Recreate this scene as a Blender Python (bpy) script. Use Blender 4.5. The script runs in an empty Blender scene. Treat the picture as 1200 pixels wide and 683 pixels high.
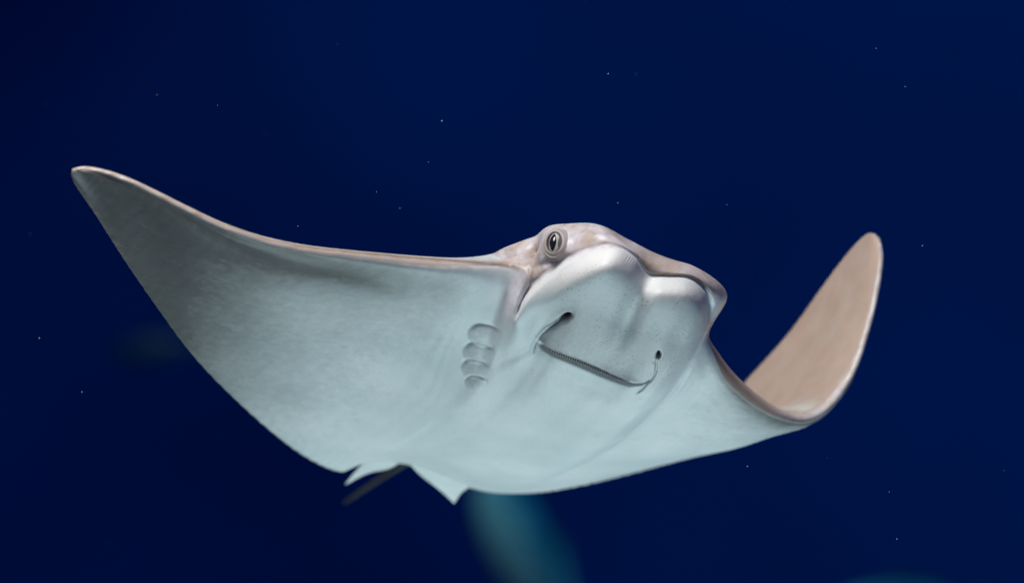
import bpy, math, random
import numpy as np

# ------------------------------------------------------------------ camera
sc = bpy.context.scene
col = sc.collection
FPX = 4000.0          # focal length in pixels of the 1200 px wide photograph
SUBJ = 4.0            # metres from the lens to the ray's face
cam_d = bpy.data.cameras.new('camera')
cam_d.sensor_width = 36.0
cam_d.lens = FPX / 1200.0 * 36.0
cam_d.clip_end = 200.0
cam_d.clip_start = 0.05
cam_d.dof.use_dof = True
cam_d.dof.focus_distance = SUBJ - 0.03
cam_d.dof.aperture_fstop = 2.2
cam = bpy.data.objects.new('camera', cam_d)
cam.rotation_euler = (math.radians(90), 0, 0)
col.objects.link(cam)
sc.camera = cam

# ------------------------------------------------------------------ world: deep blue water all round
world = bpy.data.worlds.new('World')
sc.world = world
world.use_nodes = True
wn = world.node_tree.nodes
wl = world.node_tree.links
wn.clear()
w_out = wn.new('ShaderNodeOutputWorld')
w_bg = wn.new('ShaderNodeBackground')
w_tc = wn.new('ShaderNodeTexCoord')
w_no = wn.new('ShaderNodeTexNoise')
w_no.inputs['Scale'].default_value = 5.0
w_no.inputs['Detail'].default_value = 2.0
w_sx = wn.new('ShaderNodeSeparateXYZ')
w_m = wn.new('ShaderNodeMath'); w_m.operation = 'MULTIPLY_ADD'
w_m.inputs[1].default_value = 1.35; w_m.inputs[2].default_value = 0.0
w_a = wn.new('ShaderNodeMath'); w_a.operation = 'ADD'
w_r = wn.new('ShaderNodeValToRGB')
w_r.color_ramp.elements[0].position = 0.2
w_r.color_ramp.elements[0].color = (0.0000, 0.0026, 0.0300, 1)
w_r.color_ramp.elements[1].position = 0.85
w_r.color_ramp.elements[1].color = (0.0000, 0.0086, 0.0700, 1)
wl.new(w_tc.outputs['Generated'], w_no.inputs['Vector'])
wl.new(w_tc.outputs['Generated'], w_sx.inputs[0])
wl.new(w_sx.outputs['X'], w_m.inputs[0])
wl.new(w_m.outputs[0], w_a.inputs[0])
wl.new(w_no.outputs['Fac'], w_a.inputs[1])
wl.new(w_a.outputs[0], w_r.inputs['Fac'])
wl.new(w_r.outputs['Color'], w_bg.inputs['Color'])
w_bg.inputs['Strength'].default_value = 1.0
wl.new(w_bg.outputs[0], w_out.inputs['Surface'])


# ------------------------------------------------------------------ tank lamp, floor bounce and added fills
def area(name, loc, target, size, power, color):
    d = bpy.data.lights.new(name, 'AREA')
    d.shape = 'DISK'
    d.size = size
    d.energy = power
    d.color = color
    o = bpy.data.objects.new(name, d)
    o.location = loc
    dx, dy, dz = (target[i] - loc[i] for i in range(3))
    v = np.array([dx, dy, dz]) / math.sqrt(dx * dx + dy * dy + dz * dz)
    import mathutils
    o.rotation_euler = mathutils.Vector(v).to_track_quat('-Z', 'Y').to_euler()
    col.objects.link(o)
    return o


area('tank_lamp', (-0.75, 2.3, 2.5), (0.1, 4.1, 0.0), 1.8, 136, (1.0, 0.97, 0.945))
area('floor_bounce', (0.08, 4.0, -1.55), (0.0, 4.25, -0.1), 1.2, 19, (0.745, 0.98, 1.0))
area('front_fill', (0.9, 0.6, -0.6), (0.1, 4.1, 0.0), 1.6, 3.0, (0.80, 0.97, 1.0))  # weak unseen fill added from the front
area('far_fish_fill', (0.0, 15.0, 4.5), (0.0, 16.5, -1.5), 2.4, 210, (0.5, 0.92, 1.0))  # unseen fill added overhead to brighten the far fish

sc.view_settings.view_transform = 'Standard'
sc.view_settings.look = 'None'
sc.view_settings.exposure = 0.0
sc.view_settings.gamma = 1.0
sc.render.engine = 'CYCLES'
sc.cycles.use_denoising = True
sc.cycles.max_bounces = 6

random.seed(4)
rng = np.random.default_rng(11)


# ------------------------------------------------------------------ helpers
def P(px, py, d):
    """photo sighting + depth in mm behind the face plane -> point in metres"""
    y = SUBJ + d / 1000.0
    return np.array([(px - 600.0) / FPX * y, y, -(py - 341.5) / FPX * y])


def project(v):
    return 600.0 + v[..., 0] / v[..., 1] * FPX, 341.5 - v[..., 2] / v[..., 1] * FPX


def sstep(a, b, x):
    t = np.clip((x - a) / (b - a), 0, 1)
    return t * t * (3 - 2 * t)


def hermite(pts, t_key, t_new):
    """C1 spline through pts (n, ...) with non-uniform keys"""
    n = len(pts)
    pts = np.asarray(pts, float)
    sh = (n,) + (1,) * (pts.ndim - 1)
    h = np.diff(t_key)
    dl = np.diff(pts, axis=0) / h.reshape((n - 1,) + (1,) * (pts.ndim - 1))
    m = np.zeros_like(pts)
    m[0] = dl[0]
    m[-1] = dl[-1]
    for i in range(1, n - 1):
        m[i] = (dl[i - 1] * h[i] + dl[i] * h[i - 1]) / (h[i - 1] + h[i])
    k = np.clip(np.searchsorted(t_key, t_new, side='right') - 1, 0, n - 2)
    u = (t_new - t_key[k]) / h[k]
    ex = (len(t_new),) + (1,) * (pts.ndim - 1)
    u = u.reshape(ex)
    hk = h[k].reshape(ex)
    u2, u3 = u * u, u * u * u
    return ((2 * u3 - 3 * u2 + 1) * pts[k] + (u3 - 2 * u2 + u) * hk * m[k]
            + (-2 * u3 + 3 * u2) * pts[k + 1] + (u3 - u2) * hk * m[k + 1])


def poly_dist(x, y, pl):
    """distance to a polyline, signed side (+ left of travel in image, y down), arclength 0..1"""
    pl = np.asarray(pl, float)
    seg = np.linalg.norm(np.diff(pl, axis=0), axis=1)
    cum = np.concatenate([[0], np.cumsum(seg)])
    best = np.full(x.shape, 1e9)
    side = np.zeros(x.shape)
    arc = np.zeros(x.shape)
    for i in range(len(seg)):
        ax, ay = pl[i]
        bx, by = pl[i + 1]
        dx, dy = bx - ax, by - ay
        t = np.clip(((x - ax) * dx + (y - ay) * dy) / (seg[i] ** 2), 0, 1)
        ex, ey = x - ax - t * dx, y - ay - t * dy
        dd = np.hypot(ex, ey)
        cr = dx * (y - ay) - dy * (x - ax)
        w = dd < best
        best = np.where(w, dd, best)
        side = np.where(w, -np.sign(cr), side)
        arc = np.where(w, (cum[i] + t * seg[i]) / cum[-1], arc)
    return best, side, arc


def dense(pl, n=60):
    pl = np.asarray(pl, float)
    t = np.concatenate([[0], np.cumsum(np.linalg.norm(np.diff(pl, axis=0), axis=1))])
    return hermite(pl, t, np.linspace(0, t[-1], n))


def mesh_obj(name, verts, faces, mat, parent=None, smooth=True):
    me = bpy.data.meshes.new(name)
    if isinstance(faces, np.ndarray):
        nf, k = faces.shape
        me.vertices.add(len(verts))
        me.vertices.foreach_set('co', np.asarray(verts, np.float32).ravel())
        me.loops.add(nf * k)
        me.loops.foreach_set('vertex_index', faces.astype(np.int32).ravel())
        me.polygons.add(nf)
        me.polygons.foreach_set('loop_start', np.arange(0, nf * k, k, dtype=np.int32))
        me.polygons.foreach_set('loop_total', np.full(nf, k, np.int32))
        me.update(calc_edges=True)
    else:
        me.from_pydata([tuple(map(float, v)) for v in verts], [], [tuple(f) for f in faces])
        me.update()
    me.validate()
    if smooth:
        me.polygons.foreach_set('use_smooth', np.ones(len(me.polygons), bool))
    me.materials.append(mat)
    o = bpy.data.objects.new(name, me)
    col.objects.link(o)
    if parent is not None:
        o.parent = parent
        o.matrix_parent_inverse = parent.matrix_world.inverted()
    return o


# ------------------------------------------------------------------ materials
def new_mat(name, rough=0.5, spec=0.35):
    m = bpy.data.materials.new(name)
    m.use_nodes = True
    b = m.node_tree.nodes['Principled BSDF']
    b.inputs['Roughness'].default_value = rough
    b.inputs['Specular IOR Level'].default_value = spec
    return m, m.node_tree.nodes, m.node_tree.links, b


def plain(name, color, rough=0.5, spec=0.35):
    m, n, l, b = new_mat(name, rough, spec)
    tc = n.new('ShaderNodeTexCoord')
    no = n.new('ShaderNodeTexNoise')
    no.inputs['Scale'].default_value = 60
    mx = n.new('ShaderNodeMixRGB')
    mx.inputs[1].default_value = (*[c * 0.85 for c in color], 1)
    mx.inputs[2].default_value = (*[min(1, c * 1.12) for c in color], 1)
    l.new(tc.outputs['Object'], no.inputs['Vector'])
    l.new(no.outputs['Fac'], mx.inputs[0])
    l.new(mx.outputs[0], b.inputs['Base Color'])
    return m


def mix(n, l, fac, a, b, mode='MIX'):
    x = n.new('ShaderNodeMixRGB')
    x.blend_type = mode
    for s, v in ((0, fac), (1, a), (2, b)):
        if isinstance(v, tuple):
            x.inputs[s].default_value = (*v, 1)
        elif isinstance(v, (int, float)):
            x.inputs[s].default_value = v
        else:
            l.new(v, x.inputs[s])
    return x.outputs[0]


def ramp(n, l, src, stops):
    r = n.new('ShaderNodeValToRGB')
    e = r.color_ramp.elements
    while len(e) < len(stops):
        e.new(0.5)
    for i, (p, c) in enumerate(stops):
        e[i].position = p
        e[i].color = (c, c, c, 1) if isinstance(c, (int, float)) else (*c, 1)
    l.new(src, r.inputs['Fac'])
    return r.outputs['Color']


def noise(n, l, vec, scale, detail=4, rough=0.55):
    x = n.new('ShaderNodeTexNoise')
    x.inputs['Scale'].default_value = scale
    x.inputs['Detail'].default_value = detail
    x.inputs['Roughness'].default_value = rough
    l.new(vec, x.inputs['Vector'])
    return x.outputs['Fac']


def mth(n, l, op, a, b=None):
    x = n.new('ShaderNodeMath')
    x.operation = op
    for s, v in ((0, a), (1, b)):
        if v is None:
            continue
        if isinstance(v, (int, float)):
            x.inputs[s].default_value = v
        else:
            l.new(v, x.inputs[s])
    return x.outputs[0]


def ray_skin():
    m, n, l, b = new_mat('ray_skin', 0.5, 0.3)
    at = n.new('ShaderNodeAttribute'); at.attribute_name = 'pigment'
    a2 = n.new('ShaderNodeAttribute'); a2.attribute_name = 'marks'
    s1 = n.new('ShaderNodeSeparateColor'); l.new(at.outputs['Color'], s1.inputs[0])
    s2 = n.new('ShaderNodeSeparateColor'); l.new(a2.outputs['Color'], s2.inputs[0])
    a3 = n.new('ShaderNodeAttribute'); a3.attribute_name = 'extra'
    s3 = n.new('ShaderNodeSeparateColor'); l.new(a3.outputs['Color'], s3.inputs[0])
    dors, marg_shade, flank = s1.outputs[0], s1.outputs[1], s1.outputs[2]
    rim, face, inner_shade = s2.outputs[0], s2.outputs[1], s2.outputs[2]
    tc = n.new('ShaderNodeTexCoord').outputs['Object']
    # belly: off-white, faintly cloudy
    n_cloud = noise(n, l, tc, 9, 4)
    white = mix(n, l, ramp(n, l, n_cloud, [(0.3, 0.0), (0.72, 1.0)]), (0.63, 0.67, 0.67), (0.80, 0.80, 0.79))
    n_blot = noise(n, l, tc, 85, 5, 0.65)
    n_big = noise(n, l, tc, 14, 3)
    # grey wing margin with painted light falloff, breaking up into blotches toward the belly
    brk = mth(n, l, 'ADD', marg_shade, mth(n, l, 'MULTIPLY', mth(n, l, 'SUBTRACT', n_blot, 0.5), 0.42))
    brk = mth(n, l, 'ADD', brk, mth(n, l, 'MULTIPLY', mth(n, l, 'SUBTRACT', n_big, 0.5), 0.25))
    mfac = ramp(n, l, brk, [(0.08, 0.0), (0.95, 1.0)])
    greyc = mix(n, l, n_blot, (0.105, 0.102, 0.098), (0.185, 0.178, 0.17))
    c = mix(n, l, mfac, white, greyc)
    # sparse little smudges on the belly
    sm = ramp(n, l, noise(n, l, tc, 46, 6, 0.7), [(0.62, 0.0), (0.72, 1.0)])
    c = mix(n, l, mth(n, l, 'MULTIPLY', sm, 0.34), c, (0.34, 0.34, 0.34))
    rg = ramp(n, l, noise(n, l, tc, 60, 4, 0.6), [(0.42, 0.0), (0.62, 1.0)])
    c = mix(n, l, mth(n, l, 'MULTIPLY', mth(n, l, 'MULTIPLY', rg, s3.outputs[2]), 0.6), c, (0.34, 0.28, 0.27))
    # lavender grey flank of the head
    fl = mix(n, l, ramp(n, l, noise(n, l, tc, 42, 4), [(0.3, 0.0), (0.7, 1.0)]), (0.42, 0.395, 0.42), (0.74, 0.72, 0.77))
    c = mix(n, l, flank, c, fl)
    # pores on the lobes, over a grey that paints in the face's shade
    vo = n.new('ShaderNodeTexVoronoi'); vo.inputs['Scale'].default_value = 230
    vo.inputs['Randomness'].default_value = 0.9
    l.new(tc, vo.inputs['Vector'])
    pore = ramp(n, l, vo.outputs['Distance'], [(0.12, 1.0), (0.26, 0.0)])
    pm = ramp(n, l, noise(n, l, tc, 26, 3), [(0.38, 0.0), (0.6, 1.0)])
    pf = mth(n, l, 'MULTIPLY', mth(n, l, 'MULTIPLY', pore, pm), mth(n, l, 'MULTIPLY', face, 0.75))
    fc = mix(n, l, mth(n, l, 'MULTIPLY', face, 0.55), c, mix(n, l, noise(n, l, tc, 34, 5, 0.6), (0.38, 0.39, 0.39), (0.66, 0.66, 0.66)))
    c = mix(n, l, pf, fc, (0.18, 0.18, 0.18))
    cu = mth(n, l, 'MULTIPLY', s3.outputs[1], ramp(n, l, noise(n, l, tc, 330, 3, 0.6), [(0.36, 0.30), (0.62, 0.62)]))
    c = mix(n, l, cu, c, (0.40, 0.40, 0.40))
    # brown back
    nb1 = noise(n, l, tc, 30, 6, 0.6)
    br = mix(n, l, nb1, (0.43, 0.325, 0.255), (0.60, 0.48, 0.40))
    br = mix(n, l, mth(n, l, 'MULTIPLY', ramp(n, l, noise(n, l, tc, 22, 4), [(0.5, 0.0), (0.68, 1.0)]), 0.22), br, (0.56, 0.52, 0.53))
    br = mix(n, l, mth(n, l, 'MULTIPLY', s3.outputs[0], 0.4), br, (0.44, 0.395, 0.39))
    mo = mth(n, l, 'MULTIPLY', mth(n, l, 'SUBTRACT', s3.outputs[0], rim), ramp(n, l, noise(n, l, tc, 34, 5, 0.62), [(0.46, 0.0), (0.66, 0.85)]))
    br = mix(n, l, mo, br, (0.25, 0.235, 0.25))
    mo2 = mth(n, l, 'MULTIPLY', s3.outputs[0], ramp(n, l, noise(n, l, tc, 27, 4, 0.6), [(0.42, 0.0), (0.58, 0.85)]))
    br = mix(n, l, mo2, br, (0.62, 0.60, 0.645))
    dsum = mth(n, l, 'ADD', dors, mth(n, l, 'MULTIPLY', mth(n, l, 'SUBTRACT', n_blot, 0.5), 0.35))
    a4 = n.new('ShaderNodeAttribute'); a4.attribute_name = 'stripe'
    s4 = n.new('ShaderNodeSeparateColor'); l.new(a4.outputs['Color'], s4.inputs[0])
    br = mix(n, l, mth(n, l, 'MULTIPLY', s4.outputs[0], 0.75), br, (0.17, 0.105, 0.07))
    dfac = ramp(n, l, dsum, [(0.36, 0.0), (0.66, 1.0)])
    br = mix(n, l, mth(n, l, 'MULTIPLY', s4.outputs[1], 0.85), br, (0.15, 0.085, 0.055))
    c = mix(n, l, dfac, c, br)
    # pale worn rim of the wings
    rw = mth(n, l, 'MULTIPLY', rim, ramp(n, l, noise(n, l, tc, 90, 4), [(0.38, 0.25), (0.62, 1.0)]))
    c = mix(n, l, rw, c, mix(n, l, s3.outputs[0], (0.44, 0.42, 0.41), (0.70, 0.67, 0.64)))
    nick = ramp(n, l, noise(n, l, tc, 85, 3), [(0.66, 0.0), (0.72, 1.0)])
    c = mix(n, l, mth(n, l, 'MULTIPLY', mth(n, l, 'MULTIPLY', nick, rim), 0.8), c, (0.13, 0.11, 0.10))
    # dark flesh inside nostrils and mouth, deepened with painted recess shade
    c = mix(n, l, inner_shade, c, (0.07, 0.065, 0.065))
    l.new(c, b.inputs['Base Color'])
    l.new(ramp(n, l, mth(n, l, 'MAXIMUM', dfac, flank), [(0.0, 0.46), (1.0, 0.33)]), b.inputs['Roughness'])
    b.inputs['Specular IOR Level'].default_value = 0.42
    b.inputs['Subsurface Weight'].default_value = 0.12
    b.inputs['Subsurface Radius'].default_value = (0.006, 0.004, 0.003)
    b.inputs['Subsurface Scale'].default_value = 0.5
    bp = n.new('ShaderNodeBump')
    bp.inputs['Strength'].default_value = 0.32
    bp.inputs['Distance'].default_value = 0.002
    hb = mth(n, l, 'ADD', noise(n, l, tc, 120, 5, 0.6), mth(n, l, 'MULTIPLY', pf, -0.8))
    l.new(hb, bp.inputs['Height'])
    l.new(bp.outputs[0], b.inputs['Normal'])
    return m


SKIN = ray_skin()

# ------------------------------------------------------------------ the ray: section loops across the span
DOR = np.array([-0.06, 0.50, 0.86]); DOR /= np.linalg.norm(DOR)
T_D = [1.0, 0.72, 0.45, 0.2, 0.05, 0.022, 0.006]            # rows 0..6 (dorsal, chord fraction)
T_V = [0.006, 0.022, 0.055, 0.10, 0.16, 0.28, 0.50, 0.75, 1.0]  # rows 8..16 (ventral)


def foil(t):
    return (1.4845 * math.sqrt(t) - 0.63 * t - 1.758 * t * t + 1.4215 * t ** 3 - 0.518 * t ** 4) / 0.5


left_wing = [  # leading edge, trailing edge, half thickness mm, camber mm
    ((85.5, 199.5, -54), (83.5, 206, -47), 2.5, 0),
    ((98, 196, -62), (89, 218, -36), 4, 0),
    ((140, 206, -80), (109, 247, 0), 6, 2),
    ((200, 235, -95), (143, 301, 62), 8, 5),
    ((270, 269, -102), (183, 359, 125), 10, 8),
    ((345, 290, -98), (229, 421, 195), 13, 10),
    ((430, 300, -84), (290, 482, 262), 17, 12),
    ((520, 309, -62), (350, 531, 330), 24, 10),
]
right_wing = [
    ((843, 421, 40), (660, 573, 464), 36, 0),
    ((864, 449, 62), (735, 556, 472), 28, -4),
    ((893, 473, 90), (800, 535, 478), 22, -8),
    ((920, 487, 118), (838, 505, 478), 17, -10),
    ((947, 491, 150), (855, 475, 470), 14, -10),
    ((975, 474, 180), (868, 452, 455), 12, -8),
    ((1000, 437, 205), (890, 428, 435), 10, -6),
    ((1017, 390, 228), (928, 385, 408), 8, -4),
    ((1029, 340, 252), (965, 333, 376), 6.5, -2),
    ((1034, 300, 272), (996, 293, 345), 5, 0),
    ((1030, 281, 290), (1012, 277, 320), 3.5, 0),
    ((1024, 274, 302), (1019, 273, 309), 2, 0),
]


def wing_sections(stations):
    mids = np.array([0.5 * (P(*s[0]) + P(*s[1])) for s in stations])
    out = []
    for i, (le, te, h, cb) in enumerate(stations):
        L, T = P(*le), P(*te)
        a, bq = mids[max(i - 1, 0)], mids[min(i + 1, len(mids) - 1)]
        span = (bq - a) / np.linalg.norm(bq - a)
        fwd = (L - T) / np.linalg.norm(L - T)
        nrm = np.cross(fwd, span)
        nrm /= np.linalg.norm(nrm)
        h /= 1000.0
        cb /= 1000.0
        rl = min(3.8, 0.15 * h * 1000 + 0.4) / 1000.0
        lip = lambda t: rl * (math.sqrt(max(0.0, 1 - (1 - t / 0.022) ** 2)) if t < 0.022 else (1 - (t - 0.022) / 0.978) ** 2)
        rows = []
        for t in T_D:
            rows.append(L + (T - L) * t + nrm * (h * foil(t) * 1.0 + lip(t) + 4 * cb * t * (1 - t)))
        rows.append(L + (T - L) * 0.0)
        for t in T_V:
            rows.append(L + (T - L) * t + nrm * (-h * foil(t) * 0.85 - lip(t) + 4 * cb * t * (1 - t)))
        out.append(rows)
    return out


# head columns, rows 4..16 ; dorsal thickness for rows 3,2,1
head = [
    # wing root beside the gills
    dict(t=(78, 70, 40), r=[(574, 298, 22), (586, 302, -8), (594, 309, -32), (596, 315, -37), (594, 321, -36),
                            (589, 332, -27), (580, 352, -10), (571, 377, 12), (562, 402, 37), (543, 441, 86),
                            (497, 495, 191), (449, 528, 290), (400, 553, 380)]),
    # furrow between wing and cheek
    dict(t=(90, 78, 44), r=[(591, 290, 14), (601, 301, -22), (606, 314, -38), (601, 330, -29), (593, 346, -15),
                            (585, 362, -1), (577, 383, 15), (571, 402, 31), (565, 421, 51), (550, 450, 92),
                            (505, 497, 193), (455, 528, 295), (411, 548, 390)]),
    # swelling of the cheek
    dict(t=(100, 84, 46), r=[(609, 283, 6), (614, 300, -28), (616, 318, -44), (608, 340, -41), (601, 355, -31),
                             (595, 368, -17), (587, 388, 5), (579, 408, 27), (571, 428, 51), (555, 457, 96),
                             (512, 498, 194), (460, 528, 298), (420, 544, 396)]),
    # end of the lobe's rim
    dict(t=(108, 90, 50), r=[(620, 279, -2), (624, 300, -36), (621, 324, -44), (608, 360, -28), (603, 376, -24),
                             (603, 386, -12), (598, 403, 12), (590, 420, 36), (581, 438, 57), (563, 462, 98),
                             (519, 501, 197), (464, 529, 302), (428, 542, 403)]),
    dict(t=(118, 98, 54), r=[(630, 275, -8), (632, 300, -42), (627, 322, -44), (617, 343, -34), (620, 351, -48),
                             (629, 364, -42), (633, 386, -8), (629, 403, 10), (621, 419, 26), (588, 466, 97),
                             (534, 508, 205), (473, 533, 310), (438, 542, 410)]),
    dict(t=(126, 105, 58), r=[(652, 265, -22), (657, 285, -58), (660, 298, -65), (661, 306, -66), (665, 313, -84),
                              (668, 331, -92), (660, 370, -44), (645, 408, 4), (636, 424, 24), (602, 471, 97),
                              (547, 514, 213), (482, 536, 318), (452, 542, 420)]),
    dict(t=(130, 110, 60), r=[(696, 262, -45), (705, 272, -79), (711, 282, -87), (713, 288, -88), (715, 293, -102),
                              (709, 314, -117), (686, 362, -62), (660, 415, 5), (650, 430, 24), (616, 475, 98),
                              (560, 520, 218), (494, 540, 324), (464, 543, 426)]),
    dict(t=(132, 112, 60), r=[(735, 280, -40), (740, 289, -66), (745, 297, -75), (744, 300, -72), (742, 304, -86),
                              (735, 325, -99), (712, 373, -50), (684, 425, 12), (674, 440, 29), (637, 481, 101),
                              (577, 526, 224), (508, 544, 331), (471, 543, 430)]),
    dict(t=(132, 112, 60), r=[(764, 295, -22), (766, 307, -58), (763, 316, -60), (760, 320, -52), (758, 325, -60),
                              (751, 343, -72), (732, 384, -34), (704, 432, 16), (694, 447, 32), (656, 487, 104),
                              (594, 532, 229), (523, 548, 336), (480, 545, 433)]),
    dict(t=(132, 112, 60), r=[(788, 304, -12), (786, 314, -48), (783, 320, -54), (780, 323, -48), (778, 328, -62),
                              (773, 345, -79), (752, 391, -38), (724, 439, 16), (713, 454, 32), (675, 494, 106),
                              (612, 538, 234), (540, 554, 342), (492, 550, 438)]),
    dict(t=(130, 110, 58), r=[(813, 312, -5), (813, 318, -30), (811, 323, -41), (808, 325, -37), (806, 330, -51),
                              (802, 347, -72), (778, 398, -38), (746, 447, 14), (734, 462, 32), (696, 500, 108),
                              (634, 544, 239), (560, 560, 347), (510, 558, 443)]),
    dict(t=(122, 104, 56), r=[(842, 331, 15), (838, 336, -10), (832, 339, -20), (828, 341, -16), (825, 345, -32),
                              (819, 363, -48), (797, 407, -24), (764, 451, 17), (752, 467, 36), (715, 504, 110),
                              (655, 546, 242), (582, 565, 351), (532, 566, 448)]),
    dict(t=(112, 96, 52), r=[(850, 349, 45), (846, 355, 12), (838, 358, 4), (832, 359, 4), (829, 362, -10),
                             (823, 379, -17), (806, 415, -6), (777, 452, 22), (764, 468, 41), (729, 504, 113),
                             (674, 545, 245), (602, 568, 353), (553, 572, 452)]),
    dict(t=(98, 88, 48), r=[(834, 377, 60), (834, 379, 32), (832, 380, 22), (830, 381, 16), (828.5, 383, 8),
                            (824, 394, 3), (811, 419, 6), (788, 449, 28), (775, 465, 47), (742, 499, 118),
                            (692, 539, 248), (623, 567, 356), (576, 577, 456)]),
    dict(t=(72, 68, 38), r=[(830, 391, 48), (830.5, 392, 40), (830, 393, 32), (829, 395, 26), (827.5, 398, 23),
                            (823, 406, 20), (814, 421, 24), (800, 442, 42), (786, 461, 62), (758, 490, 134),
                            (709, 529, 258), (648, 561, 366), (612, 578, 460)]),
]


def head_sections():
    out = []
    for h in head:
        r = [P(*q) for q in h['r']]           # rows 4..16
        t3, t2, t1 = [x / 1000.0 for x in h['t']]
        r3 = r[8] + DOR * t3                   # over the chin
        r2 = r[10] + DOR * t2
        r1 = r[11] + DOR * t1
        out.append([r[12], r1, r2, r3] + r)
    return out


_sh = [-160, -152, -135, -112, -85, -58, -32, -10]
left_wing = [((l[0], l[1], l[2] + k), (t[0], t[1], t[2] + k), h, c) for (l, t, h, c), k in zip(left_wing, _sh)]
sections = np.array(wing_sections(left_wing) + head_sections() + wing_sections(right_wing))  # (C,17,3)
nL, nH = len(left_wing), len(head)
NC = len(sections)
NR = 17

# dense columns
gap = np.array([np.mean(np.linalg.norm(sections[i + 1] - sections[i], axis=1)) for i in range(NC - 1)])
tk = np.concatenate([[0], np.cumsum(np.sqrt(gap))])
tn, cidx = [], []
for i in range(NC - 1):
    k = 40 if nL <= i < nL + nH - 1 else (26 if i in (nL - 1, nL + nH - 1) else 16)
    u = np.arange(k) / k
    tn.append(tk[i] + u * (tk[i + 1] - tk[i]))
    cidx.append(i + u)
tn = np.concatenate(tn + [[tk[-1]]])
cidx = np.concatenate(cidx + [[NC - 1]])
cols = hermite(sections, tk, tn)            # (N,17,3)
# smooth the key columns a little along the span so that no station shows
for _ in range(30):
    c2 = cols.copy()
    c2[1:-1] = 0.5 * cols[1:-1] + 0.25 * (cols[:-2] + cols[2:])
    cols = c2
# dense rows
per = [12, 14, 16, 22, 24, 20, 16, 16, 28, 56, 60, 30, 54, 44, 34, 30]
fr = np.concatenate([i + np.arange(k) / k for i, k in enumerate(per)] + [[16]])
N = len(cols)
M = len(fr)
seg = np.sqrt(np.linalg.norm(np.diff(cols, axis=1), axis=2)) + 1e-5     # (N,16)
keys = np.concatenate([np.zeros((N, 1)), np.cumsum(seg, axis=1)], axis=1)
V = np.zeros((N, M, 3))
fi = np.clip(fr.astype(int), 0, 15)
for i in range(N):
    tt = keys[i][fi] + (fr - fi) * seg[i][fi]
    V[i] = hermite(cols[i], keys[i], tt)
CI = np.repeat(cidx[:, None], M, 1)
RI = np.repeat(fr[None, :], N, 0)
# the narrow extra column at the wing root counts as half a step
CI = np.where(CI <= nL, CI, np.where(CI < nL + 4, nL + (CI - nL) / 2, CI - 2))
nH -= 2


def relax(V, it, w):
    for _ in range(it):
        A = V.copy()
        A[1:-1] += V[:-2] + V[2:]
        A[1:-1] /= 3
        B = A.copy()
        B[:, 1:-1] = (A[:, :-2] + A[:, 1:-1] + A[:, 2:]) / 3
        V = V + (B - V) * w[..., None]
    return V


belly = sstep(12.0, 13.0, RI)
wing = np.clip(sstep(nL + 0.6, nL - 0.6, CI) + sstep(nL + nH - 1.6, nL + nH - 0.6, CI), 0, 1)
edge_keep = 1 - np.exp(-((RI - 0) / 0.25) ** 2) - np.exp(-((RI - 16) / 0.25) ** 2)
le_keep = 1 - 0.9 * wing * np.exp(-((RI - 7) / 2.5) ** 2)
V = relax(V, 60, 0.9 * np.maximum(belly, wing * 0.6) * np.clip(edge_keep, 0, 1) * le_keep)
V = relax(V, 4, np.full((N, M), 0.6) * np.clip(edge_keep, 0, 1) * (1 - 0.8 * wing))


# melt the wing root, the cheek and the gill area into one another
i0, i1 = np.searchsorted(cidx, nL - 1.6), np.searchsorted(cidx, nL + 4.2)
j0, j1 = np.searchsorted(fr, 5.6), np.searchsorted(fr, 14.0)
wroot = (sstep(nL - 0.9, nL + 0.1, CI) * sstep(nL + 1.2, nL + 0.8, CI) * sstep(5.9, 6.9, RI) * sstep(13.6, 12.4, RI))
V[i0:i1, j0:j1] = relax(V[i0:i1, j0:j1], 900, 0.95 * wroot[i0:i1, j0:j1])


def grid_normals(V):
    du = np.gradient(V, axis=0)
    dv = np.gradient(V, axis=1)
    n = np.cross(dv, du)
    return n / (np.linalg.norm(n, axis=2, keepdims=True) + 1e-12)


NM = grid_normals(V)
# outward = toward the camera/ventral on row 13
if NM[N // 2, np.searchsorted(fr, 13), 2] > 0:
    NM = -NM

# ---- soft and fine relief on the skin, in the plane that faces the head
X, Y = project(V)
vent = sstep(6.3, 6.9, RI) * sstep(nL - 1.2, nL - 0.4, CI) * sstep(nL + nH + 1.0, nL + nH - 0.6, CI)
front = ((RI > 3.6) & (RI < 15.5)).astype(float)
D = np.zeros((N, M))       # millimetres outward

CURTAIN = dense([(631, 397), (644, 407), (662, 414.5), (682, 422), (703, 431), (723, 440), (743, 447), (754, 448.5),
                 (762, 445), (767.5, 436), (768.5, 424), (770.5, 416)], 90)
LGROOVE = dense([(660, 374), (650, 380), (640, 386), (632, 393.5), (626, 403), (622.5, 417)], 40)
RTAIL = dense([(760, 447), (755, 453), (749, 458.5), (741, 463)], 30)

dd, sd, ar = poly_dist(X, Y, CURTAIN)
s = dd * np.where(sd > 0, 1, -1)            # + inside the flap (above the line)
fade = sstep(-0.02, 0.06, ar) * sstep(1.0, 0.93, ar)
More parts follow.
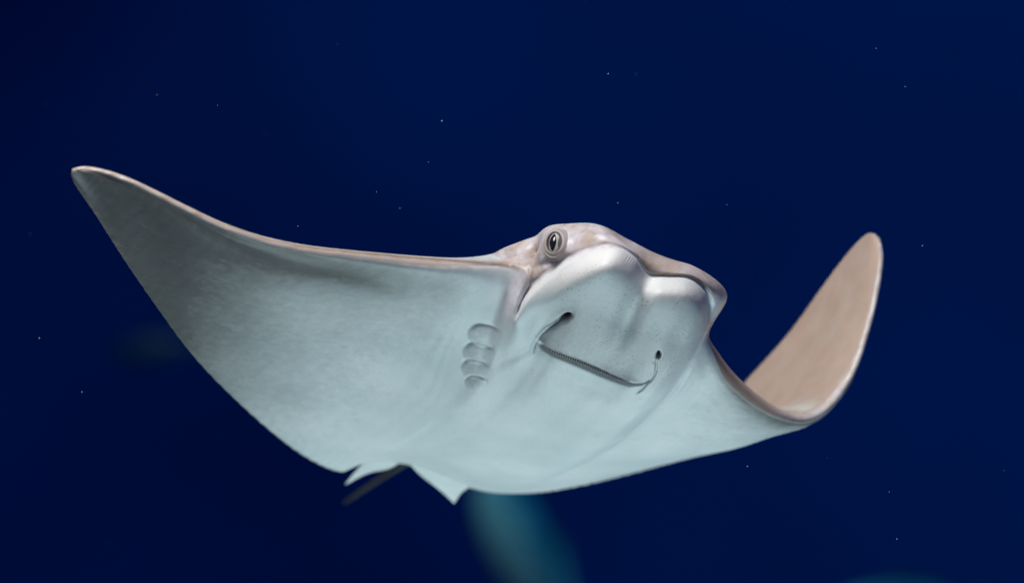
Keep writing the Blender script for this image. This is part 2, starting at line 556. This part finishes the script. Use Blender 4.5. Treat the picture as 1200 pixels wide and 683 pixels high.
# width of the gape: widest in the middle
gape = 0.34 + 0.66 * np.sin(np.clip(ar / 0.70, 0, 1) * math.pi) ** 0.7
flap = (6.5 - 5.4 * sstep(0.66, 0.8, ar)) * sstep(-1.0, 0.9, s) * np.exp(-np.clip(s, 0, None) / 7.0)
mside = sstep(0.68, 0.78, ar)
under = -11.0 * np.exp(-((s + 3.6 - 2.6 * mside) / (1.3 + 2.2 * gape - 0.9 * mside)) ** 2) - 1.6 * np.exp(-((s + 7) / 6.0) ** 2)
lim = sstep(60, 40, dd)
D += (flap + under * gape) * fade * lim * vent
lips = np.exp(-((s + 3.6) / 2.7) ** 2) * np.clip(1.5 * (gape - 0.3), 0, 1) * fade * vent * (ar < 0.72)
dd, sd, ar = poly_dist(X, Y, LGROOVE)
s = dd * np.where(sd > 0, 1, -1)
D += (-2.4 * np.exp(-((s - 1.2) / 1.3) ** 2) + 0.6 * np.exp(-((s + 1.0) / 1.8) ** 2)) * sstep(1.0, 0.75, ar) * vent * sstep(12, 6, dd)
dd, sd, ar = poly_dist(X, Y, RTAIL)
D += -3.2 * np.exp(-(dd / 1.5) ** 2) * sstep(1.0, 0.5, ar) * vent


def pit(cx, cy, a, b, ang, depth, p=2.0):
    ca, sa = math.cos(ang), math.sin(ang)
    u = ((X - cx) * ca + (Y - cy) * sa) / a
    v = (-(X - cx) * sa + (Y - cy) * ca) / b
    r = (u * u + v * v) ** (p / 2)
    return -depth * np.exp(-r)


D += pit(663, 371.8, 7.4, 3.8, math.radians(-30), 17, 3) * vent
D += pit(653, 377, 10.0, 4.2, math.radians(-32), 6, 2) * vent
D += pit(771.8, 415.2, 2.6, 3.8, math.radians(12), 12, 3) * vent
inner_shade = np.clip((-(pit(664.5, 371, 6.0, 3.2, math.radians(-30), 1.0, 3)) - pit(771.5, 415.5, 2.4, 3.4, math.radians(12), 0.9, 3)) + 0.95 * lips, 0, 1) * vent  # nostrils and gape, with their recess shade put into the colour

# gills on the exposed side: soft overlapping flaps
g = np.zeros_like(D)
cut = np.zeros_like(D)
for k, (cx, cy, ra, rb, hh) in enumerate([(573, 372, 12, 14, 1.2), (567, 394, 20, 14.5, 7.5), (560.5, 415, 19, 14, 7.5),
                                          (556.5, 433, 17, 12.5, 6.4), (558, 449.5, 14, 10, 5.0)]):
    an = math.radians(20)
    u = ((X - cx) * math.cos(an) + (Y - cy) * math.sin(an)) / ra
    v = (-(X - cx) * math.sin(an) + (Y - cy) * math.cos(an)) / rb
    v = v + 0.25 * np.clip(u, 0, 1.5) ** 2
    r2 = u * u + v * v
    bump = hh * 0.75 * np.clip(1 - r2, 0, 1) ** 1.0 * sstep(1.05, -0.15, u) * 1.35 * (0.74 + 0.26 * np.clip(-u, -1, 1)) * (0.75 + 0.3 * v)
    g = np.maximum(g, bump)
    if k:
        top = sstep(0.1, -0.5, v) * sstep(-1.15, -0.7, u) * sstep(1.0, 0.45, u)
        cut = np.minimum(cut, -2.0 * np.exp(-((np.sqrt(r2) - 1.0) / 0.15) ** 2) * top)
D += (g + cut) * vent
gillskin = np.clip(g / 4.0, 0, 1) * vent

# broad forms of the face: muzzle, hollow by the nostril, cheek, chin
def swell(cx, cy, a, b, deg, h):
    ca, sa = math.cos(math.radians(deg)), math.sin(math.radians(deg))
    u = ((X - cx) * ca + (Y - cy) * sa) / a
    v = (-(X - cx) * sa + (Y - cy) * ca) / b
    return h * np.exp(-(u * u + v * v)) * vent * (RI > 7.9)


D += swell(703, 398, 52, 32, 20, 7.0)
D += swell(640, 372, 20, 12, -30, -5.0)
D += swell(795, 400, 16, 24, 20, -4.0)
D += swell(690, 452, 55, 11, 20, -3.5)
D += swell(660, 478, 75, 26, 24, 6.0)
D += swell(748, 345, 12, 30, 25, -2.0)
D += swell(612, 408, 14, 22, 20, 3.5)

# brow over the eye, hollow of the spiracle behind it
eyeb = np.exp(-(((X - 650) / 17) ** 2 + ((Y - 287) / 18) ** 2)) * front * (RI < 8) * (RI > 3.5)
D += 10.0 * eyeb
D += -13.0 * np.exp(-(((X - 623 + 0.55 * (Y - 291)) / 6.5) ** 2 + ((Y - 291) / 11) ** 2)) * (RI < 7.5) * (RI > 3.5)
D += -4.5 * np.exp(-(((X - 650) / 18) ** 2 + ((Y - 306 + 0.3 * (X - 650)) / 4) ** 2)) * (RI < 7) * (RI > 3.5)
# wrinkles that radiate from the notch between the lobes
dd, sd, ar = poly_dist(X, Y, dense([(735, 298), (748, 307), (757, 320)], 30))
D += 0.28 * np.sin(ar * 62) * np.exp(-((dd - 4) / 4.0) ** 2) * (RI > 7.6) * (RI < 9.6) * vent
# crease where the throat meets the far wing
CR = dense([(818, 418), (800, 443), (778, 464), (750, 482), (718, 498), (690, 506)], 60)
dd, sd, ar = poly_dist(X, Y, CR)
s = dd * np.where(sd > 0, 1, -1)
D += 2.6 * sstep(-3.5, 3.5, s) * np.exp(-np.clip(s, 0, None) / 22) * sstep(0, 0.2, ar) * sstep(1.0, 0.75, ar) * vent * sstep(60, 30, dd)

# slow unevenness of the belly and wings, ripples that follow the wing's rays
vz = sstep(8.0, 10.0, RI) * sstep(16.0, 14.8, RI)
und = np.zeros_like(D)
for k in range(14):
    fx, fy, ph = rng.uniform(0.8, 5.0), rng.uniform(-2.2, 2.2), rng.uniform(0, 6.28)
    und += np.sin(CI * fx + RI * fy + ph) / (0.6 + 0.35 * fx)
D += 0.55 * und * vz * (0.35 + 0.65 * wing)
D += 0.22 * np.sin(CI * 26 + 1.5 * np.sin(RI * 0.9)) * vz * wing * sstep(9.5, 11.5, RI) * (0.6 + 0.4 * np.sin(CI * 5.1))

# uneven wing edges: little nicks and swellings
ed = np.exp(-((RI - 7) / 1.1) ** 2) * wing
def rough1(x, f):
    k = rng.normal(size=int(NC * f) + 4)
    p = x * f
    i = p.astype(int)
    u = p - i
    u = u * u * (3 - 2 * u)
    return k[i] * (1 - u) + k[i + 1] * u


wv = rough1(CI, 3.5) * 0.7 + rough1(CI, 8.5) * 0.6
D += ed * wv * 1.0 * np.clip(sstep(nL - 0.5, nL - 3, CI) * (CI < nL) + 1.0 * sstep(nL + nH + 4, nL + nH + 6, CI), 0, 1)
te = np.exp(-(np.minimum(RI, 16 - RI) / 0.35) ** 2) * wing
fv = np.clip(vent, 0, 1)[..., None]
DR = NM * (1 - 0.62 * fv) + np.array([0.0, -1.0, 0.0]) * (0.62 * fv)
DR /= np.linalg.norm(DR, axis=2, keepdims=True)
V = V + DR * (D / 1000.0)[..., None]
# ripple of the thin trailing edge
V = V + (DOR[None, None] * (te * (np.sin(CI * 37) + 0.6 * np.sin(CI * 71 + 1)) * 0.0004)[..., None])

NM = grid_normals(V)

# ---- pigment, partly with painted shade
nse = np.sin(CI * 3.1) * 0.1
wl_ = sstep(nL + 0.3, nL - 1.5, CI)                      # 1 on the near wing
wr_ = sstep(nL + nH - 1.4, nL + nH + 0.5, CI)
hd_ = np.clip(1 - wl_ - wr_, 0, 1)
dors_edge = 6.55 * hd_ + 7.7 * wl_ + 8.3 * wr_
# cheek columns: brown stops higher up
dors_edge = dors_edge - 0.55 * np.exp(-((CI - (nL + 0.9)) / 0.8) ** 2)
dors_edge = dors_edge - 0.9 * np.exp(-((CI - (nL + 10.4)) / 0.9) ** 2)
dw = 0.35 + 1.1 * np.exp(-((CI - (nL + 0.8)) / 0.7) ** 2)
dorsal = sstep(dors_edge + dw, dors_edge - dw, RI)
ventral = 1 - dorsal
# margin grey plus painted shade: tip, trailing edge, a band below the leading edge
span_l = np.clip((nL - CI) / nL, 0, 1)
tipg = np.clip(0.15 * sstep(0.0, 0.2, span_l) + 0.85 * sstep(0.02, 0.78, span_l), 0, 1) * (0.75 + 0.25 * sstep(13.5, 10.5, RI))
teg = np.exp(-((16 - RI) / (1.5 + 2.2 * span_l)) ** 2) * sstep(0.05, 0.55, span_l)
leg_ = np.exp(-((RI - 9.8) / 2.8) ** 2) * sstep(-0.05, 0.6, span_l) * 0.75
leg_ += np.exp(-((RI - 10.6) / 1.8) ** 2) * sstep(-0.0, 0.1, span_l) * 0.28
span_r = np.clip((CI - (nL + nH - 1)) / 5.0, 0, 1)
lr = np.exp(-((RI - 8.6) / 1.6) ** 2) * sstep(0.05, 0.5, span_r) * 0.7
lr += np.exp(-((RI - 10.8) / 2.6) ** 2) * span_r * 0.52
marg_shade = np.clip(tipg * 1.0 + teg * 0.55 + leg_ + lr, 0, 1) * ventral
flank = np.exp(-((CI - (nL + 0.95)) / 0.85) ** 2) * sstep(5.5, 6.4, RI) * sstep(10.0, 8.2, RI) * sstep(nL + 2.2, nL + 1.5, CI) * 0.95
flank += sstep(nL + 0.6, nL + 1.4, CI) * sstep(nL + 11.6, nL + 10.9, CI) * np.exp(-((RI - 6.5) / 0.55) ** 2) * 0.7
flank += np.exp(-((CI - (nL + 10.4)) / 0.9) ** 2) * sstep(5.0, 5.8, RI) * sstep(7.6, 7.0, RI) * 0.8
flank += np.exp(-((CI - (nL + 3.6)) / 1.1) ** 2) * sstep(4.3, 5.3, RI) * sstep(7.6, 7.0, RI) * 0.9
flank = np.clip(flank, 0, 1)
rim = (np.exp(-((RI - 7.3) / 0.75) ** 2) * wl_ + np.exp(-((RI - 6.4) / 0.8) ** 2) * wr_ * sstep(nL + nH + 2.5, nL + nH + 4.5, CI)
       + np.exp(-(np.minimum(RI, 16 - RI) / 0.12) ** 2) * wing * 0.35 * sstep(nL + nH, nL + nH + 2, CI))
rim = np.clip(rim, 0, 1)
face = sstep(8.3, 9.3, RI) * sstep(11.6, 10.6, RI) * sstep(nL + 1.6, nL + 2.6, CI) * sstep(nL + 11.6, nL + 10.6, CI)  # where pores and the painted grey shade of the face go

# ---- mesh
idx = np.arange(N * M).reshape(N, M)
ring = np.concatenate([idx[:, :-1]], axis=1)          # last row = first row (trailing edge): weld
nxt = np.roll(ring, -1, axis=1)
Mv = M - 1
V[:, 0] = 0.5 * (V[:, 0] + V[:, -1])
remap = np.arange(N * Mv).reshape(N, Mv)
VV = V[:, :-1].reshape(-1, 3)
a = remap[:-1]; b_ = remap[1:]
a2 = np.roll(a, -1, 1); b2 = np.roll(b_, -1, 1)
quads = np.stack([a, a2, b2, b_], -1).reshape(-1, 4)
tips = []
VV = np.concatenate([VV, V[0, :-1].mean(0, keepdims=True), V[-1, :-1].mean(0, keepdims=True)])
k0, k1 = len(VV) - 2, len(VV) - 1

root = bpy.data.objects.new('cownose_ray', None)
root.empty_display_size = 0.1
root.location = tuple(P(600, 470, 150))
col.objects.link(root)
bpy.context.view_layer.update()
root['label'] = 'pale-bellied ray with brown back swimming head-on, wings raised, in dark blue water'
root['category'] = 'ray'

body = mesh_obj('body', VV, quads, SKIN, root)
me = body.data
import bmesh
bm = bmesh.new(); bm.from_mesh(me)
bm.verts.ensure_lookup_table()
for ring_i, kc in ((remap[0], k0), (remap[-1], k1)):
    c0 = bm.verts[kc]
    for j in range(Mv):
        try:
            bm.faces.new((bm.verts[ring_i[j]], bm.verts[ring_i[(j + 1) % Mv]], c0))
        except ValueError:
            pass
bmesh.ops.recalc_face_normals(bm, faces=bm.faces)
for f in bm.faces:
    f.smooth = True
bm.to_mesh(me); bm.free()


def set_attr(me, name, r, g, b):
    z = np.zeros((N, Mv))
    arr = np.stack([r[:, :-1], g[:, :-1], b[:, :-1], z + 1], -1).reshape(-1, 4)
    arr = np.concatenate([arr, arr[:1], arr[-1:]])
    at = me.color_attributes.new(name, 'FLOAT_COLOR', 'POINT')
    at.data.foreach_set('color', arr.astype(np.float32).ravel())


set_attr(me, 'pigment', dorsal, marg_shade, flank)
set_attr(me, 'marks', rim, face, inner_shade)
headtop = wr_ * 1.0 * (RI > 5) * (RI < 9) * sstep(nL + nH + 2, nL + nH + 4, CI) + hd_ * sstep(7.3, 6.6, RI) * sstep(3.5, 4.2, RI) * (0.55 + 0.45 * np.clip(sstep(nL + 6.2, nL + 4.6, CI) + sstep(nL + 8.4, nL + 9.6, CI), 0, 1))
curtain = np.exp(-(((X - 706 + 0.25 * (Y - 405)) / 52) ** 4 + ((Y - 400 - 0.36 * (X - 700)) / 36) ** 4)) * (RI > 8.4) * (RI < 11.6) * vent
dd, sd, ar = poly_dist(X, Y, CURTAIN)
curtain = curtain * np.where((dd < 30) & (sd < 0), sstep(6, 1, dd), 1.0)
ragged = np.exp(-((16 - RI) / 0.45) ** 2) * sstep(0.50, 0.7, span_l)
curtain = np.clip(curtain + 0.95 * gillskin, 0, 1)
set_attr(me, 'extra', headtop, curtain, ragged)
z0 = np.zeros_like(D)
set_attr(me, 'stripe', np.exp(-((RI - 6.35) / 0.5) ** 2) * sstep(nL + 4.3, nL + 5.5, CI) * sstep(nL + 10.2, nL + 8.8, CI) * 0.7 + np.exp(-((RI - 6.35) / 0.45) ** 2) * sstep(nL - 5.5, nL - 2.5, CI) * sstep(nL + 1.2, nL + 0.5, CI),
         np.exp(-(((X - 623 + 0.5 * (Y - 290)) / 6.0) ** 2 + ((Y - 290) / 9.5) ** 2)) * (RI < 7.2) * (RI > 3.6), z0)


# ------------------------------------------------------------------ fins and tail
FIN = plain('fin_skin', (0.72, 0.74, 0.73), 0.5, 0.3)
TAIL = plain('tail_skin', (0.03, 0.036, 0.045), 0.5, 0.3)


def sheet(name, e0, e1, mat, thick, nu=28, nv=20):
    """thin closed fin between two edge curves, thickest at the root (start of the curves)"""
    A = dense3(e0, nu)
    B = dense3(e1, nu)
    top, bot = [], []
    g = np.array([[A[i] + (B[i] - A[i]) * (j / (nv - 1)) for j in range(nv)] for i in range(nu)])
    nr = np.cross(np.gradient(g, axis=0), np.gradient(g, axis=1))
    nr /= np.linalg.norm(nr, axis=2, keepdims=True) + 1e-9
    u = np.linspace(0, 1, nu)[:, None]
    w = np.linspace(0, 1, nv)[None]
    th = thick / 1000.0 * np.sqrt(np.clip(4 * w * (1 - w), 0, 1)) * (1 - 0.75 * u)
    up = g + nr * th[..., None]
    dn = g - nr * th[..., None]
    vs = np.concatenate([up.reshape(-1, 3), dn.reshape(-1, 3)])
    I = np.arange(nu * nv).reshape(nu, nv)
    J = I + nu * nv
    f = []
    for i in range(nu - 1):
        for j in range(nv - 1):
            f.append((I[i, j], I[i, j + 1], I[i + 1, j + 1], I[i + 1, j]))
            f.append((J[i, j], J[i + 1, j], J[i + 1, j + 1], J[i, j + 1]))
    return mesh_obj(name, vs, f, mat, root)


def dense3(pts, n):
    p = np.array([P(*q) for q in pts])
    t = np.concatenate([[0], np.cumsum(np.linalg.norm(np.diff(p, axis=0), axis=1))])
    return hermite(p, t, np.linspace(0, t[-1], n))


sheet('pelvic_fin', [(438, 530, 380), (426, 541, 405), (414, 555, 430), (405, 566, 452)],
      [(478, 532, 395), (462, 546, 418), (430, 554, 440), (405.5, 567, 453)], FIN, 5)
sheet('pelvic_fin', [(470, 532, 395), (492, 556, 425), (514, 573, 450), (531, 588, 472)],
      [(560, 562, 430), (549, 571, 448), (541, 577, 462), (532.5, 589, 473)], FIN, 5)


def tube(name, pts, rad, mat, parent, n=14, m=40):
    p = dense3(pts, m)
    r = np.interp(np.linspace(0, 1, m), np.linspace(0, 1, len(rad)), rad) / 1000.0
    tg = np.gradient(p, axis=0)
    tg /= np.linalg.norm(tg, axis=1, keepdims=True)
    e1 = np.cross(tg, np.array([0.1, 0.2, 1.0])); e1 /= np.linalg.norm(e1, axis=1, keepdims=True)
    e2 = np.cross(tg, e1)
    vs, f = [], []
    for i in range(m):
        for j in range(n):
            th = 2 * math.pi * j / n
            vs.append(p[i] + r[i] * (math.cos(th) * e1[i] + math.sin(th) * e2[i]))
    for i in range(m - 1):
        for j in range(n):
            f.append((i * n + j, i * n + (j + 1) % n, (i + 1) * n + (j + 1) % n, (i + 1) * n + j))
    f.append(tuple(range(n)))
    f.append(tuple(reversed(range((m - 1) * n, m * n))))
    return mesh_obj(name, vs, f, mat, parent)


tube('tail', [(488, 532, 420), (468, 546, 450), (440, 564, 505), (412, 583, 565), (404, 588, 620)], [7, 5.5, 4.5, 4, 3], TAIL, root)


# ------------------------------------------------------------------ eye on the exposed side (and its twin on the far side)
EYE_DARK = plain('eye_dark', (0.012, 0.012, 0.016), 0.12, 0.6)
IRIS = plain('iris_silver', (0.40, 0.40, 0.37), 0.35, 0.5)
LID = plain('eyelid_skin', (0.24, 0.205, 0.19), 0.4, 0.4)
BALL = plain('eyeball_grey', (0.10, 0.10, 0.11), 0.25, 0.5)


SOCK = plain('socket_skin', (0.47, 0.425, 0.42), 0.45, 0.35)


def eye(cx, cy, d, nrm):
    c = P(cx, cy, d)
    nrm = np.array(nrm, float); nrm /= np.linalg.norm(nrm)
    up = np.array([0, 0, 1.0]); up = up - nrm * up.dot(nrm); up /= np.linalg.norm(up)
    rt = np.cross(up, nrm)
    q0 = q = lambda u, v, w: c + 1.08 * (rt * u * 0.80 + up * v + nrm * w) / 1000.0

    def dome(name, ru, rv, w0, hgt, mat, parent, cu=0, cv=0, slit=0.0, ref=None):
        q = (lambda u, v, w: q0(u, v, ref[2] + ref[3] * (1 - (u / ref[0]) ** 2 - (v / ref[1]) ** 2) + 0.35 + 0.4 * (w - w0) / hgt)) if ref else q0
        vs, f = [], []
        nr, na = 10, 40
        vs.append(q(cu, cv, w0 + hgt))
        for i in range(1, nr + 1):
            r = i / nr
            for j in range(na):
                th = 2 * math.pi * j / na
                sx = math.cos(th)
                kx = 1.0 - slit * abs(math.sin(th)) ** 2
                vs.append(q(cu + ru * r * sx * kx, cv + rv * r * math.sin(th), w0 + hgt * (1 - r * r)))
        for j in range(na):
            f.append((0, 1 + j, 1 + (j + 1) % na))
        for i in range(nr - 1):
            for j in range(na):
                a, b = 1 + i * na + j, 1 + i * na + (j + 1) % na
                f.append((a, a + na, b + na, b))
        return mesh_obj(name, vs, f, mat, parent)

    ball = dome('eye', 12.5, 12.5, 0.0, 5.0, BALL, root)
    dome('iris', 8.2, 10.6, 2.4, 3.2, IRIS, ball)
    dome('pupil', 5.0, 9.3, 3.4, 3.2, EYE_DARK, ball, cu=-0.4, slit=0.3, ref=(8.2, 10.6, 2.4, 3.2))

    def ring(name, r0, rad, w, mat, n=48, m=12, sag=0.0, low=0.0):
        vs, f = [], []
        for i in range(n):
            th = 2 * math.pi * i / n
            for j in range(m):
                ph = 2 * math.pi * j / m
                ra_ = rad * (1 - low + low * (0.12 + 0.88 * max(0.0, -math.sin(th + 0.35))))
                rr = r0 + ra_ * math.cos(ph)
                vs.append(q(rr * math.cos(th), rr * math.sin(th) + sag * min(0, math.sin(th)), w + ra_ * math.sin(ph) * 0.9))
        for i in range(n):
            for j in range(m):
                a = i * m + j; b = i * m + (j + 1) % m
                c2 = ((i + 1) % n) * m + (j + 1) % m; d2 = ((i + 1) % n) * m + j
                f.append((a, b, c2, d2))
        return mesh_obj(name, vs, f, mat, ball)

    na, nr = 64, 10
    vs, f = [], []
    inn, out = [], []
    for j in range(na):
        th = 2 * math.pi * j / na
        inn.append(q(12.6 * math.cos(th), 12.6 * math.sin(th), 3.0))
        k = 1.0 + 0.04 * math.sin(3 * th + 1)
        far = Vector(q(19.0 * k * math.cos(th), 19.0 * k * math.sin(th), 14.0))
        dr = (inv.to_3x3() @ Vector(-nrm)).normalized()
        hit = bvh.ray_cast(inv @ far, dr, 0.05)
        dep = 14.0 - (hit[3] * 1000.0 if hit[0] is not None else 18.0)
        dep = max(-9.0, min(3.0, dep)) - 1.0
        out.append(dep)
    out = np.array(out)
    for _ in range(6):
        out = 0.5 * out + 0.25 * (np.roll(out, 1) + np.roll(out, -1))
    out = [q(19.0 * math.cos(2 * math.pi * j / na), 19.0 * math.sin(2 * math.pi * j / na), out[j]) for j in range(na)]
    for i in range(nr):
        t = i / (nr - 1)
        for j in range(na):
            p = inn[j] * (1 - t) + out[j] * t + nrm * 0.0022 * math.sin(math.pi * t ** 0.7)
            vs.append(p)
    for i in range(nr - 1):
        for j in range(na):
            f.append((i * na + j, i * na + (j + 1) % na, (i + 1) * na + (j + 1) % na, (i + 1) * na + j))
    mesh_obj('eye_socket', vs, f, SOCK, ball)
    ring('eyelid', 12.0, 1.2, 2.3, LID)
    ring('eyelid_fold', 15.6, 1.2, 1.6, LID, sag=1.0, low=1.0)
    return ball



# ------------------------------------------------------------------ fringe along the nasal flap
FR = plain('fringe_skin', (0.58, 0.59, 0.59), 0.5, 0.3)
from mathutils import Vector
from mathutils.bvhtree import BVHTree
bpy.context.view_layer.update()
dg = bpy.context.evaluated_depsgraph_get()
bvh = BVHTree.FromObject(body, dg)
inv = body.matrix_world.inverted()


def on_skin(px, py):
    o = Vector((0, 0, 0)); t = Vector(P(px, py, 0)).normalized()
    lo = inv @ o
    hit = bvh.ray_cast(lo, (inv.to_3x3() @ t).normalized())
    return body.matrix_world @ hit[0] if hit[0] is not None else Vector(P(px, py, 0))


h = on_skin(650, 286)
eye(650.5, 285, (h.y - SUBJ) * 1000 + 2.0, (-0.42, -0.86, 0.27))
eye(834, 349, 88, (0.70, 0.70, -0.1))

vs, fs = [], []
cp = dense(CURTAIN[:64], 44)
for i in range(4, 42):
    x, y = cp[i]
    tx, ty = cp[min(i + 1, 43)] - cp[i - 1]
    ln = math.hypot(tx, ty); tx /= ln; ty /= ln
    nx, ny = -ty, tx
    x += nx * 1.0; y += ny * 1.0
    base = on_skin(x - nx * 1.9, y - ny * 1.9)
    dp = (base.y - SUBJ) * 1000
    L = (4.6 + random.uniform(-0.6, 0.6)) * (0.45 + 0.55 * math.sin(math.pi * i / 44))
    k = len(vs)
    for (ox, oy, dz) in ((-0.5, -1.0, 5.0), (0.5, -1.0, 5.0), (0.5, -1.0, 0.2), (-0.5, -1.0, 0.2),
                         (-0.35, L, 5.0), (0.35, L, 5.0), (0.35, L, 2.6), (-0.35, L, 2.6)):
        vs.append(P(x + tx * ox + nx * oy, y + ty * ox + ny * oy, dp + dz))
    fs += [(k, k + 1, k + 2, k + 3), (k + 4, k + 7, k + 6, k + 5), (k, k + 4, k + 5, k + 1), (k + 1, k + 5, k + 6, k + 2),
           (k + 2, k + 6, k + 7, k + 3), (k + 3, k + 7, k + 4, k)]
fr_o = mesh_obj('mouth_fringe', vs, fs, FR, root)
fr_o['kind'] = 'stuff'


# ------------------------------------------------------------------ far fish, out of focus
def far_fish(name, label, px, py, d, length, heading, roll, mat_body, mat_belly, group=None):
    e = bpy.data.objects.new(name, None)
    e.location = tuple(P(px, py, d))
    e.rotation_euler = heading
    col.objects.link(e)
    e['label'] = label
    e['category'] = 'fish'
    if group:
        e['group'] = group
    bpy.context.view_layer.update()
    nS, nA = 28, 24

    def loc(name, vs, fs, mat):
        o = mesh_obj(name, vs, fs, mat)
        o.parent = e
        return o
    vs, fs = [], []
    for i in range(nS):
        t = i / (nS - 1)
        w = 0.5 * math.sin(math.pi * t ** 0.75) ** 0.8 * 0.36 * length + 0.012 * length
        for j in range(nA):
            a = 2 * math.pi * j / nA
            vs.append(((0.5 - t) * length, 0.5 * w * math.cos(a), w * math.sin(a)))
    for i in range(nS - 1):
        for j in range(nA):
            fs.append((i * nA + j, i * nA + (j + 1) % nA, (i + 1) * nA + (j + 1) % nA, (i + 1) * nA + j))
    fs += [tuple(range(nA)), tuple(reversed(range((nS - 1) * nA, nS * nA)))]
    loc('body', vs, fs, mat_body)

    def fin(name, pts, th):
        n = len(pts)
        vs = [(x, th, z) for x, z in pts] + [(x, -th, z) for x, z in pts]
        fs = [tuple(range(n)), tuple(reversed(range(n, 2 * n)))] + [(i, (i + 1) % n, n + (i + 1) % n, n + i) for i in range(n)]
        loc(name, vs, fs, mat_belly)
    q = length
    fin('tail_fin', [(-0.46 * q, 0.02 * q), (-0.66 * q, 0.17 * q), (-0.60 * q, 0), (-0.66 * q, -0.17 * q), (-0.46 * q, -0.02 * q)], 0.006 * q)
    fin('dorsal_fin', [(0.2 * q, 0.15 * q), (0.0, 0.26 * q), (-0.3 * q, 0.16 * q), (-0.33 * q, 0.08 * q), (0.0, 0.12 * q)], 0.006 * q)
    fin('anal_fin', [(0.0, -0.15 * q), (-0.2 * q, -0.23 * q), (-0.34 * q, -0.07 * q)], 0.006 * q)
    return e


TEAL_HAZE = plain('teal_haze_tint', (0.01, 0.15, 0.26), 0.5, 0.3)  # blue of the water haze painted into the fish colour
TEAL_HAZE2, n_, l_, b_ = new_mat('pale_belly_haze_tint', 0.5, 0.3)
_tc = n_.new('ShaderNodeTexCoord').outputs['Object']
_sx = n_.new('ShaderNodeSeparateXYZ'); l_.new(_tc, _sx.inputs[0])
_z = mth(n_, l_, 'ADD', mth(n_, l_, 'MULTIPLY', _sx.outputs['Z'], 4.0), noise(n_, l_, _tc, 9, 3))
l_.new(mix(n_, l_, ramp(n_, l_, _z, [(0.35, 0.0), (0.75, 1.0)]), (0.13, 0.33, 0.38), (0.005, 0.16, 0.28)), b_.inputs['Base Color'])  # pale belly and darker back, both tinted with water haze
far_fish('reef_fish', 'blurred blue-green fish beneath the ray\'s belly', 616, 656, 13500, 0.98,  # blue-green is water haze painted into the fish colour
         (0.2, math.radians(-64), math.radians(200)), 0, TEAL_HAZE2, TEAL_HAZE)
far_fish('reef_fish', 'blurred teal fish back, below and beyond the ray\'s brown raised wing', 1050, 720, 13500, 0.8,  # teal is water haze painted into the fish colour
         (0.0, math.radians(5), math.radians(190)), 0, TEAL_HAZE, TEAL_HAZE)

DEEP_HAZE = plain('deep_blue_haze_tint', (0.003, 0.028, 0.085), 0.5, 0.3)  # deeper haze tint put into the colour of the farthest fish
far_fish('reef_fish', 'faint fish blur coloured with dark blue water haze behind the raised grey wing tip', 178, 408, 15000, 0.42,
         (0.0, math.radians(8), math.radians(175)), 0, DEEP_HAZE, DEEP_HAZE)

# ------------------------------------------------------------------ suspended specks
SP = plain('speck', (0.30, 0.34, 0.38), 0.6, 0.2)
spots = [(518, 142, 40, 1.5), (713, 87, 0, 1.5), (46, 396, 60, 1.6), (96, 459, -50, 1.2), (1051, 631, 30, 1.3),
         (349, 265, 0, .9), (724, 238, -20, 1.0), (1081, 288, 0, 1.1), (1027, 57, 20, .9), (1061, 102, 20, .9),
         (502, 190, 0, .8), (441, 225, 0, .8), (255, 124, 0, .8), (852, 240, 0, .8), (876, 546, 10, 1.0), (1042, 576, 0, 1.0)]
vs, fs = [], []
allp = [(P(a, b, d), r) for a, b, d, r in spots]
for i in range(85):
    allp.append((np.array([rng.uniform(-0.75, 0.75), rng.uniform(3.3, 6.0), rng.uniform(-0.45, 0.45)]), rng.uniform(0.12, 0.8) ** 1.0))
for c, r in allp:
    k = len(vs)
    r = r / 1000.0 * 0.8
    for dx, dy, dz in ((1, 0, 0), (-1, 0, 0), (0, 1, 0), (0, -1, 0), (0, 0, 1), (0, 0, -1)):
        s_ = r * rng.uniform(0.7, 1.2)
        vs.append(c + np.array([dx, dy, dz]) * s_)
    for f in ((0, 2, 4), (2, 1, 4), (1, 3, 4), (3, 0, 4), (2, 0, 5), (1, 2, 5), (3, 1, 5), (0, 3, 5)):
        fs.append(tuple(k + q for q in f))
sp = mesh_obj('suspended_specks', vs, fs, SP)
sp['kind'] = 'stuff'
sp['label'] = 'tiny pale specks drifting in the dark blue water'
sp['category'] = 'specks'
